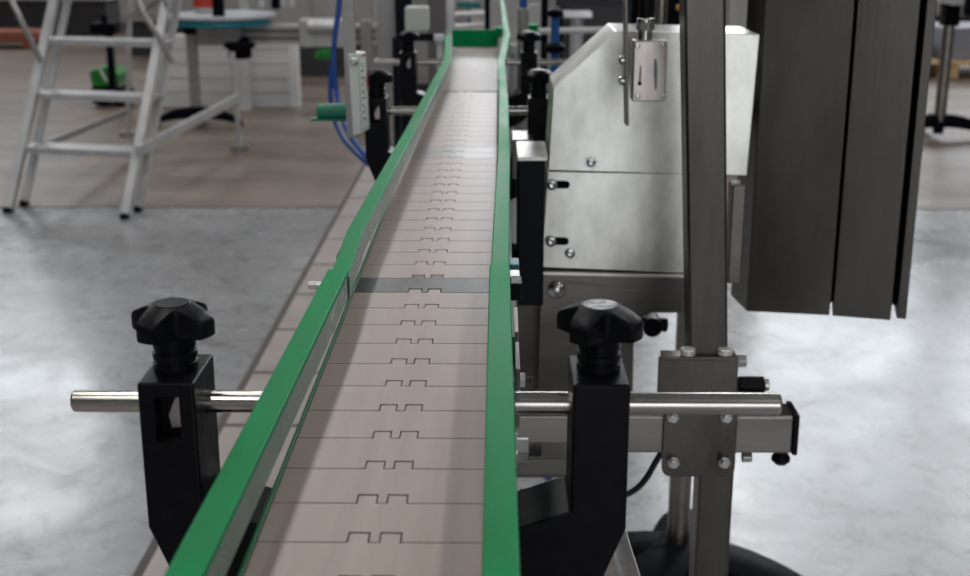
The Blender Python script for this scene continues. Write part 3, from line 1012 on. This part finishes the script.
# ================================================================== BACKGROUND CENTRE
def upright(name, u0, u1, d, label, cat, m, z1=1.32, sq=True):
    p0, p1 = PD(u0, 20, d), PD(u1, 20, d)
    w = (p1 - p0).length
    c = (p0 + p1) / 2
    if sq:
        mb = MB().box((c.x, c.y, z1 / 2), (w, w, z1))
    else:
        mb = MB().cyl((c.x, c.y, 0), (c.x, c.y, z1), w / 2)
    o = mb.build(name, m, bevel=0.003)
    tag(o, label, cat)
    return c
upright('profile_post', 377.5, 394.5, 3.3, 'grey aluminium profile post left of the black column', 'post', 'alu_mid')
ccol = upright('black_column', 395.5, 412, 3.25, 'black column standing behind the ivory junction box', 'column', 'navy')
p = PD(437, 20, 3.6)
tag(MB().box((p.x, p.y, 0.66), (0.05, 0.05, 1.32)).build('profile_post', 'alu_dark', bevel=0.003), 'dark grey profile post right of the ivory junction box', 'post')
a, c = PD(405, 31.5, 3.0), PD(428.5, 6.5, 3.0)
jb = thing('junction_box', 'ivory junction box mounted on the black column', 'junction box', ((a.x + c.x) / 2, a.y, a.z))
MB().box(((a.x + c.x) / 2, a.y + 0.03, (a.z + c.z) / 2), (c.x - a.x, 0.06, c.z - a.z)).build('box_body', 'ivory', jb, 0.005, 3)
MB().box(((a.x + c.x) / 2 - 0.01, (a.y + ccol.y) / 2 + 0.02, (a.z + c.z) / 2), (0.03, ccol.y - a.y, 0.03)).build('mount', 'black_far', jb)
for dz in (0.25, 0.75):
    MB().cyl((a.x - 0.004, a.y + 0.02, a.z + (c.z - a.z) * dz), (a.x + 0.004, a.y + 0.02, a.z + (c.z - a.z) * dz), 0.006).build('latch', 'black_far', jb)
# navy cross beam behind the end
a, c = PD(396, 37, 2.95), PD(447, 37, 2.95)
tag(MB().bar(a, c, 0.018, 0.018, (0, 0, 1)).bar(a + Vector((0.0, 0, 0)), Vector((a.x, a.y, 0)), 0.018, 0.018).build('cross_beam', 'navy', bevel=0.002), 'dark blue cross beam below the ivory junction box', 'beam')

# far packing frame right behind the chain end
def rail_tube(name, u0, v0, u1, v1, d, r, m, label, cat='rail', leg_u=None):
    a, c = PD(u0, v0, d), PD(u1, v1, d)
    mb = MB().cyl(a, c, r, n=16)
    for lu in (leg_u or ()):
        q = a.lerp(c, (lu - u0) / (u1 - u0))
        mb.cyl((q.x, q.y, 0), q, r * 0.9, n=16)
    return tag(mb.build(name, m), label, cat)
rail_tube('rail_tube', 448, 15, 486, 13, 4.6, 0.010, 'alu', 'upper pale horizontal tube behind the green stop bar', leg_u=(450, 484))
rail_tube('rail_tube', 448, 27, 486, 25, 4.2, 0.009, 'alu', 'lower pale horizontal tube behind the green stop bar', leg_u=(450, 484))
upright('black_post', 484.5, 490, 4.0, 'thin black post behind the far end of the chain', 'post', 'black_far')
p = PD(450, 12, 3.9)
tag(MB().bar((p.x - 0.02, p.y, 0), (p.x + 0.005, p.y, 1.30), 0.035, 0.035).build('profile_post', 'alu', bevel=0.003), 'pale slightly leaning profile post behind the left rail end', 'post')
# grey cylinder with blue cap
a = PD(523, 36, 2.55)
cyl_ = thing('air_cylinder', 'grey air cylinder with a blue cap right of the chain end', 'air cylinder', (a.x, a.y, 0))
zt_ = PY(523, 8, a.y).z
MB().cyl((a.x, a.y, 0), (a.x, a.y, zt_), 0.0115).build('barrel', 'alu_mid', cyl_, 0.001)
MB().cyl((a.x, a.y, zt_), (a.x, a.y, zt_ + 0.03), 0.008).build('cap', 'blue', cyl_, 0.001)
# blue plunger with black head
a = PD(555, 48, 2.45)
bl = thing('adjuster_post', 'blue adjuster post with a black head behind the hood chamfer', 'adjuster', (a.x, a.y, 0))
zt_ = PY(555, 15, a.y).z
MB().cyl((a.x, a.y, 0), (a.x, a.y, zt_), 0.0085).build('post', 'blue', bl)
MB().lathe((a.x, a.y, zt_ - 0.004), [(0.010, 0), (0.015, 0.003), (0.015, 0.012), (0.006, 0.016)]).build('head', 'black_far', bl)
MB().lathe((a.x, a.y, a.z - 0.01), [(0.012, 0), (0.020, 0.004), (0.020, 0.014), (0.012, 0.02)]).build('collar', 'black_far', bl)
rail_tube('rail_tube', 538, 31, 640, 29, 2.9, 0.0072, 'alu', 'pale horizontal rail passing behind the sloped hood corner', leg_u=(600, 635))
p = PD(533, 29, 2.7)
tag(MB().box(p, (0.022, 0.03, 0.022)).box((p.x, p.y, p.z / 2), (0.012, 0.012, p.z)).build('stop_block', 'green', bevel=0.003), 'small green block on a post beside the grey air cylinder', 'block')
upright('black_post', 541, 548, 3.3, 'black post between the grey cylinder and the blue adjuster post', 'post', 'black_far')
p = PD(577, 14, 4.4)
tb = thing('small_table', 'pale small table standing behind the hood chamfer', 'table', (p.x, p.y, 0))
MB().box((p.x, p.y, p.z), (0.10, 0.10, 0.02)).build('table_top', 'alu', tb, 0.004)
MB().cyl((p.x, p.y, 0), (p.x, p.y, p.z), 0.022).build('column', 'alu_paint', tb)
MB().box((p.x, p.y, 0.02), (0.12, 0.12, 0.04)).build('base', 'alu_paint', tb, 0.004)
a, c = PD(556, 1.5, 2.85), PD(640, 1.5, 2.85)
mb = MB().bar(a, c, 0.012, 0.02, (0, 0, 1))
mb.bar(c, Vector((c.x, c.y, 0)), 0.02, 0.02)
tag(mb.build('cross_beam', 'machine_dark', bevel=0.001), 'dark horizontal beam above the sloped hood corner', 'beam')
for (u0, u1, v0, v1, d, m_, nm, lab) in ((529, 540, 4, 24, 3.1, 'machine_light', 'guide_plate', 'pale upright plate between the grey cylinder and a black post'),
                                      (457, 481, 2, 8, 4.9, 'teal', 'guide_block', 'teal block above the pale tubes behind the green stop bar'),
                                      (508, 517, 44, 55, 2.5, 'machine_light', 'guide_plate', 'small pale plate just right of the rail bend at the chain end'),
                                      (434, 444, 35, 41, 2.75, 'white_box', 'fitting', 'small white fitting left of the green stop bar')):
    a, c = PD(u0, v1, d), PD(u1, v0, d)
    xm_, wz = (a.x + c.x) / 2, c.z - a.z
    mb = MB().box((xm_, a.y + 0.01, (a.z + c.z) / 2), (c.x - a.x, 0.02, wz))
    mb.box((xm_, a.y + 0.03, c.z / 2 - 0.005), (0.012, 0.02, c.z - 0.01))
    tag(mb.build(nm, m_, bevel=0.001), lab, nm.split('_')[-1])
# machine bodies in the middle distance
def machine(name, u0, u1, vtop, d, m, label, cat='machine', dep=0.5, z1=None, zb=0.0):
    a, c = PD(u0, 20, d), PD(u1, 20, d)
    z1 = PY((u0 + u1) / 2, vtop, a.y).z if z1 is None else z1
    o = MB().box(((a.x + c.x) / 2, a.y + dep / 2, (zb + z1) / 2), (c.x - a.x, dep, z1 - zb)).build(name, m, bevel=0.01)
    return tag(o, label, cat)
def cabinet(u0, u1, d, z1, m, label, dep=0.5, legs=0.15, doors=2, cat='machine'):
    a, c = PD(u0, 20, d), PD(u1, 20, d)
    cx = (a.x + c.x) / 2; w = c.x - a.x
    r = thing('machine_cabinet', label, cat, (cx, a.y, 0))
    MB().box((cx, a.y + dep / 2, (legs + z1) / 2), (w, dep, z1 - legs)).build('body', m, r, 0.008)
    MB().box((cx, a.y + dep / 2, legs / 2), (w * 0.94, dep * 0.9, legs)).build('plinth', 'machine_dark', r)
    for k in range(doors):
        dw = w / doors
        dx = a.x + dw * (k + .5)
        d_ = MB().box((dx, a.y - 0.006, (legs + z1) / 2), (dw * 0.94, 0.014, (z1 - legs) * 0.92)).build('door', m, r, 0.003)
        MB().box((dx + dw * 0.36, a.y - 0.025, (legs + z1) / 2 + .05), (0.012, 0.03, 0.12)).build('handle', 'machine_dark', d_)
    return r
cabinet(-40, 110, 12.9, 1.5, 'machine_light', 'long pale grey machine cabinet far behind the step ladder', 1.0, 0.36)
cabinet(120, 240, 11.0, 1.6, 'machine_grey', 'grey machine cabinet far behind the round table', 1.0, 0.30)
cabinet(250, 375, 9.5, 1.5, 'machine_grey', 'grey machine cabinet behind the aluminium beam', 0.8, 0.34)
cabinet(412, 470, 7.5, 1.4, 'machine_grey', 'grey machine cabinet behind the far chain end', 0.8, 0.2, 1)
cabinet(488, 560, 6.5, 1.4, 'machine_light', 'pale machine cabinet right of the far chain end', 0.8, 0.3, 2)
cabinet(566, 640, 6.2, 1.4, 'machine_dark', 'dark machine cabinet behind the hood top', 0.8, 0.2, 1)
# behind hood top: dark module with tube and yellow piece
a = PD(601, 22, 1.75); c = PD(690, 22, 1.75)
dm = hood
MB().box(((a.x + c.x) / 2 + .02, a.y + 0.08, 1.08), (c.x - a.x - 0.05, 0.1, 0.2)).build('motor_body', 'black_far', dm, 0.006)
MB().box(((a.x + c.x) / 2, a.y - 0.03, 0.96), (0.08, 0.22, 0.03)).build('motor_bracket', 'post_low', dm, 0.003)
p = PD(661, 12, 1.66)
MB().cyl((p.x, p.y, 0.93), (p.x, p.y, 1.2), 0.0085).build('tube', 'tube', dm)
p = PD(682, 7.5, 1.66)
MB().box(p, (0.014, 0.02, 0.007)).build('tab', 'yellow', dm, 0.001, label='yellow tab')
a = PD(728, 22, 6.0); c = PD(775, 22, 6.0)
tag(MB().box(((a.x + c.x) / 2, a.y + 0.1, 0.6), (c.x - a.x, 0.2, 1.2)).build('machine_cabinet', 'alu_mid', bevel=0.004), 'grey steel cabinet between the square post and the guard panels', 'machine')

# ================================================================== LEFT BACKGROUND
# step ladder -----------------------------------------------------------
YAWL = math.radians(-12)
f0 = PZ(9, 212, 0)
lad = thing('step_ladder', 'aluminium platform step ladder with three treads in view', 'ladder', f0)
lad.rotation_euler = (0, 0, YAWL)
RL = Matrix.Rotation(YAWL, 3, 'Z')
def LL(x, y, z):
    return f0 + RL @ Vector((x, y, z))
WL = 0.522
SL = 0.60      # setback per metre of height
def vpix(p):
    q = RM.transposed() @ (p - CAM)
    return 288 - F * q.y / -q.z
def zsolve(v):
    lo, hi = 0.0, 1.4
    for _ in range(40):
        z = (lo + hi) / 2
        if vpix(LL(WL / 2, z * SL, z)) > v:
            lo = z
        else:
            hi = z
    return z
for x in (0, WL):
    MB().bar(LL(x, 0.0, 0.012), LL(x, 1.4 * SL, 1.4), 0.036, 0.045).build('stringer', 'alu_paint', lad, 0.003)
    MB().box(LL(x, 0, 0.012), (0.032, 0.05, 0.024)).build('foot', 'black', lad, 0.002)
    x2 = x - 0.010
    MB().bar(LL(x2, 0.13, 0.012), LL(x2, 0.13 + 1.4 * SL, 1.4), 0.028, 0.035).build('rear_rail', 'alu_paint', lad, 0.003)
    MB().box(LL(x2, 0.13, 0.012), (0.028, 0.045, 0.024)).build('foot', 'black', lad, 0.002)
for k in range(5):
    z = zsolve(152 - 54.5 * k)
    y = z * SL
    MB().box(LL(WL / 2, y + 0.055, z), (WL + 0.02, 0.13, 0.026), RL).build('tread', 'alu_paint', lad, 0.003)
# handrails
for px_, dd in (((41, 29, 18, 11, 14), 5.28), ((172, 158, 144, 138, 141), 5.22)):
    pth = [PD(px_[0], 62, dd), PD(px_[1], 36, dd - .05), PD(px_[2], 14, dd - .08), PD(px_[3], -6, dd - .06), PD(px_[4], -50, dd)]
    MB().tube(PATH(pth), 0.012).build('handrail', 'alu_mid', lad)
# back legs and braces
rfoot = PZ(240, 150, 0)
lfoot = PZ(128, 136, 0)
rtop = Vector((PD(228, 0, 6.2).x, rfoot.y - 0.25, 1.30))
ltop = Vector((PD(123, 0, 6.4).x, lfoot.y - 0.1, 1.30))
for a, c in ((rfoot, PD(232, 52, 6.45)), (lfoot, ltop)):
    MB().bar(a + Vector((0, 0, .02)), c, 0.024, 0.024).build('back_leg', 'alu_paint', lad, 0.003)
    MB().cyl((a.x, a.y, 0), (a.x, a.y, 0.025), 0.045, n=20).build('foot', 'alu_mid', lad)
MB().bar(LL(WL + .02, 0.10, 0.255), PD(238, 98, 6.50), 0.02, 0.045, (0, 0, 1)).build('brace', 'alu_paint', lad, 0.003)
MB().bar(LL(0.06, 0.14, 0.24), PD(126, 112, 6.6), 0.018, 0.030, (0, 0, 1)).build('brace', 'alu_mid', lad, 0.003)
MB().bar(PD(124, 19, 6.3), LL(WL + .05, 0.40, 0.84), 0.018, 0.03, (0, 0, 1)).build('brace', 'alu_paint', lad, 0.003)

# round accumulating table -----------------------------------------------
pc = PD(222, 16, 7.15)
rt = thing('rotary_table', 'round pale accumulating table with a blue edge and aluminium beam', 'table', (pc.x, pc.y, 0))
MB().lathe((pc.x, pc.y, pc.z - 0.006), [(0.3, 0), (0.305, 0.004), (0.305, 0.018), (0.3, 0.02)], n=48).build('disc', 'disc', rt)
MB().lathe((pc.x, pc.y, pc.z - 0.045), [(0.27, 0), (0.275, 0.004), (0.275, 0.035), (0.27, 0.038)], n=48).build('rim', 'cyan', rt, label='blue lower rim')
a, c = PD(197, 46, 7.1), PD(242, 27, 7.1)
MB().box(((a.x + c.x) / 2, pc.y, (a.z + c.z) / 2), (c.x - a.x, 0.2, c.z - a.z)).build('gear_case', 'alu_mid', rt, 0.006)
a, c = PD(240, 45, 7.1), PD(377, 25, 7.1)
mb = MB()
for k in range(3):
    zz = a.z + (c.z - a.z) * (k + 0.5) / 3
    mb.box(((a.x + c.x) / 2, pc.y, zz), (c.x - a.x, 0.09 if k != 1 else 0.07, (c.z - a.z) / 3 * 0.98))
mb.build('beam', 'machine_light', rt, 0.003)
for zz in (a.z + (c.z - a.z) * .30, a.z + (c.z - a.z) * .70):
    MB().box(((a.x + c.x) / 2, pc.y - 0.046, zz), (c.x - a.x - .01, 0.004, 0.018)).build('groove', 'alu_dark', rt)
p = PD(240, 52, 7.0)
MB().lathe((p.x, p.y, p.z - 0.035), [(0.055, 0), (0.065, 0.01), (0.065, 0.055), (0.085, 0.06), (0.085, 0.085)]).build('motor', 'black_far', rt)
MB().cyl((p.x, p.y, p.z + 0.02), (p.x + .01, p.y + 0.1, p.z + 0.05), 0.03).build('motor_mount', 'black_far', rt)
p = PD(193, 60, 7.2)
zl2 = pc.z - 0.03
MB().box((p.x, p.y, (0.12 + zl2) / 2), (0.055, 0.055, zl2 - 0.12)).build('leg', 'alu_mid', rt, 0.004)
MB().box((p.x, p.y, zl2 - 0.03), (0.075, 0.07, 0.08)).build('leg_cap', 'black_far', rt, 0.004)
arched_foot(rt, p.x, p.y, 0.26, (5, 95, 178), 0.085, 0.06, 0.045, 'black_far')
p = PD(246, 20, 6.45)
p2 = PD(222, 8, 6.4)
p3 = PD(219.5, 24, 6.95)
MB().box((p3.x, p3.y, 0.76), (0.062, 0.04, 0.26)).build('mast', 'black_far', rt, 0.004, label='black mast over the disc')
p3 = PD(276, 8, 7.1)
MB().box((p3.x, p3.y, 0.82), (0.045, 0.05, 0.30)).build('mast', 'black_far', rt, 0.004)
# clamp block on the beam
a, c = PD(300, 49, 7.0), PD(346, 17, 7.0)
MB().box(((a.x + c.x) / 2, a.y + 0.05, (a.z + c.z) / 2), (c.x - a.x, 0.12, (c.z - a.z) * .9)).cyl((a.x + .05, a.y - .02, c.z - 0.05), (c.x - .05, a.y - .02, c.z - 0.05), 0.035).build('clamp_block', 'alu_paint', rt, 0.008)
MB().box((a.x + 0.10, a.y + 0.03, (a.z) / 2), (0.05, 0.05, a.z)).build('leg', 'alu_dark', rt, 0.003) if False else None
for u in (262, 284, 292):
    p3 = PD(u, 8, 7.1)
    MB().box((p3.x, p3.y, 0.83), (0.035, 0.035, 0.30)).build('upright', 'alu', rt, 0.004)
p3 = PD(325, 54, 7.0)
MB().lathe((p3.x, p3.y, p3.z - 0.03), [(0.03, 0), (0.06, 0.01), (0.06, 0.04), (0.03, 0.06)], n=8).build('hand_wheel', 'lime', rt, 0.003, label='dark green hand wheel')
p3 = PD(366, 20, 7.1)
MB().box((p3.x, p3.y, (p3.z) / 2), (0.06, 0.06, p3.z)).build('leg', 'alu_mid', rt, 0.004)
# red tub on disc
p3 = PD(205, 10, 7.2)
rb = thing('tub', 'red-topped clear tub standing on the round table', 'tub', (p3.x, p3.y, pc.z + 0.014))
MB().lathe((p3.x, p3.y, pc.z + 0.0145), [(0.055, 0), (0.06, 0.01), (0.06, 0.03), (0.058, 0.032)]).build('tub_body', 'machine_light', rb)
MB().lathe((p3.x, p3.y, pc.z + 0.0465), [(0.063, 0), (0.063, 0.06), (0.058, 0.064)]).build('tub_lid', 'red', rb, label='red lid')
# white partition
wy = PZ(235, 108, 0)
a, c = PD(172, 108, wy.y * math.cos(PITCH) + 0.32), PD(291, 108, wy.y * math.cos(PITCH) + 0.32)
a = PY(160, 108, wy.y); c = PY(290.5, 108, wy.y); c2 = PY(299.5, 108, wy.y)
wp = thing('low_partition', 'low white block partition behind the round table', 'partition', ((a.x + c.x) / 2, wy.y, 0))
ht = 0.46
mb = MB()
for k in range(5):
    mb.box(((a.x + c.x) / 2, wy.y + 0.04, ht / 5 * (k + .5)), (c.x - a.x, 0.08, ht / 5 - 0.004))
mb.build('block_face', 'white_wall', wp, 0.004)
MB().box(((c.x + c2.x) / 2, wy.y + 0.04, ht / 2), (c2.x - c.x, 0.09, ht)).build('edge_board', 'white_edge', wp, 0.004, label='bright white edge board')
p3 = PD(233, 80, 7.6)
MB().cyl((p3.x, wy.y - 0.06, 0.0), (p3.x, wy.y - 0.06, ht), 0.045).build('pipe', 'white_wall', wp)
# green cleaning machine on black stand
p3 = PZ(112, 107, 0)
gm = thing('floor_scrubber', 'small green floor machine with a black handle post behind the ladder', 'floor machine', (p3.x, p3.y, 0))
q = PY(102, 76, p3.y)
MB().prism([PY(88, 71, p3.y), PY(104, 66, p3.y), PY(118, 74, p3.y), PY(118, 87, p3.y), PY(92, 88, p3.y)], (0, 0.25, 0)).build('body', 'lime', gm, 0.02)
MB().cyl((q.x - 0.02, p3.y + 0.02, 0.075), (q.x - 0.02, p3.y + 0.2, 0.075), 0.075).cyl((q.x + 0.09, p3.y + 0.02, 0.06), (q.x + 0.09, p3.y + 0.2, 0.06), 0.06).build('wheel', 'black_far', gm, 0.008)
h0, h1_ = PY(113, 90, p3.y - .02), PY(109, 32, p3.y - .02)
MB().bar(h0, h1_, 0.042, 0.04).build('handle_post', 'black_far', gm, 0.004)
h2_ = PY(105, 28, p3.y - .02)
MB().box(h2_, (0.16, 0.12, 0.07)).lathe(h2_ + Vector((0, 0, .03)), [(.02, 0), (.02, .04), (.012, .06)]).build('handle_head', 'black_far', gm, 0.01)
st_ = [PY(99, 70, p3.y - .004), PY(101.5, 69, p3.y - .004), PY(108, 82, p3.y - .004), PY(105.5, 82, p3.y - .004)]
MB().prism(st_, (0, 0.005, 0)).build('stripe', 'white_label', gm, label='pale stripe')
# low orange bundle far left
p3 = PZ(20, 44, 0)
tag(MB().box((p3.x, p3.y - .3, 0.11), (0.75, 0.4, 0.10)).box((p3.x - .25, p3.y - .3, 0.03), (0.1, 0.4, 0.06)).box((p3.x + .25, p3.y - .3, 0.03), (0.1, 0.4, 0.06)).build('pallet', 'orange', bevel=0.02), 'orange red pallet on the floor far left', 'pallet')

# ================================================================== RIGHT BACKGROUND
pf = PZ(944, 139, 0)
pb_ = PY(940, 114, pf.y)
bt = thing('pedestal_table', 'pedestal table on an arched black foot, right of the guard panels', 'table', (pb_.x, pf.y, 0))
MB().cyl((pb_.x, pf.y, 0.1), (pb_.x, pf.y, 0.80), 0.032).build('column', 'tube', bt)
arched_foot(bt, pb_.x, pf.y, 0.30, (2, 90, 178), 0.105, 0.05, 0.05, 'black_far')
MB().box((pb_.x, pf.y, 0.68), (0.085, 0.08, 0.14)).build('column_cap', 'black_far', bt, 0.004)
MB().box((pb_.x + 0.30, pf.y, 0.80), (0.75, 0.5, 0.14)).build('table_top', 'alu_paint', bt, 0.006)
MB().box((pb_.x + 0.05, pf.y - 0.26, 0.78), (0.14, 0.06, 0.2)).build('control_unit', 'black_far', bt, 0.006)
pl_ = PZ(950, 79, 0)
pal = thing('pallet', 'light wooden pallet on the floor beyond the pedestal table', 'pallet', (pl_.x, pl_.y, 0))
for k in range(3):
    MB().box((pl_.x - .55 + .55 * k, pl_.y + 0.4, 0.055), (0.12, 0.8, 0.10)).build('runner', 'wood', pal, 0.004)
for k in range(5):
    MB().box((pl_.x, pl_.y + 0.05 + 0.18 * k, 0.118), (1.25, 0.12, 0.025)).build('deck_board', 'wood', pal, 0.003)
for k, (dx, lab, mm, hh) in enumerate(((-.38, 'dark wrapped carton at the left end of the wooden pallet', 'carton', .16), (.2, 'larger dark wrapped carton on the wooden pallet beside the table column', 'carton', .24))):
    tag(MB().box((pl_.x + dx, pl_.y + 0.4, 0.1315 + hh / 2), (0.5, 0.6, hh)).build('carton', mm, bevel=0.01), lab, 'carton')
cabinet(905, 1010, 13.0, 1.4, 'machine_grey', 'grey machine cabinet far behind the wooden pallet', 0.8, 0.2)

# ================================================================== LIGHT
W = bpy.data.worlds.new('hall')
S.world = W
W.use_nodes = True
nt = W.node_tree
bg = nt.nodes['Background']
tc = nt.nodes.new('ShaderNodeTexCoord')
sx = nt.nodes.new('ShaderNodeSeparateXYZ')
nt.links.new(tc.outputs['Generated'], sx.inputs[0])
cr = nt.nodes.new('ShaderNodeValToRGB')
cr.color_ramp.elements[0].position = 0.0
cr.color_ramp.elements[0].color = (0.20, 0.19, 0.18, 1)
cr.color_ramp.elements[1].position = 1.0
cr.color_ramp.elements[1].color = (0.85, 0.88, 0.92, 1)
nt.links.new(sx.outputs['Z'], cr.inputs['Fac'])
nt.links.new(cr.outputs['Color'], bg.inputs['Color'])
bg.inputs['Strength'].default_value = 0.12


def lamp(x, y, z, sx_, sy_, power, col=(1, 0.98, 0.95)):
    l = bpy.data.lights.new('ceiling_lamp', 'AREA')
    l.shape = 'RECTANGLE'
    l.size, l.size_y = sx_, sy_
    l.energy = power
    l.color = col
    o = bpy.data.objects.new('ceiling_lamp', l)
    COL.objects.link(o)
    o.location = (x, y, z)
    return o
for x in (-5.5, -1.5, 2.5, 6.5):
    for y in (-3, 2.5, 8, 13.5):
        lamp(x, y, 5.6, 0.35, 3.6, 54)

S.view_settings.view_transform = 'Standard'
S.view_settings.look = 'None'
S.view_settings.gamma = 1.0
S.view_settings.use_curve_mapping = False
S.view_settings.exposure = 0.0
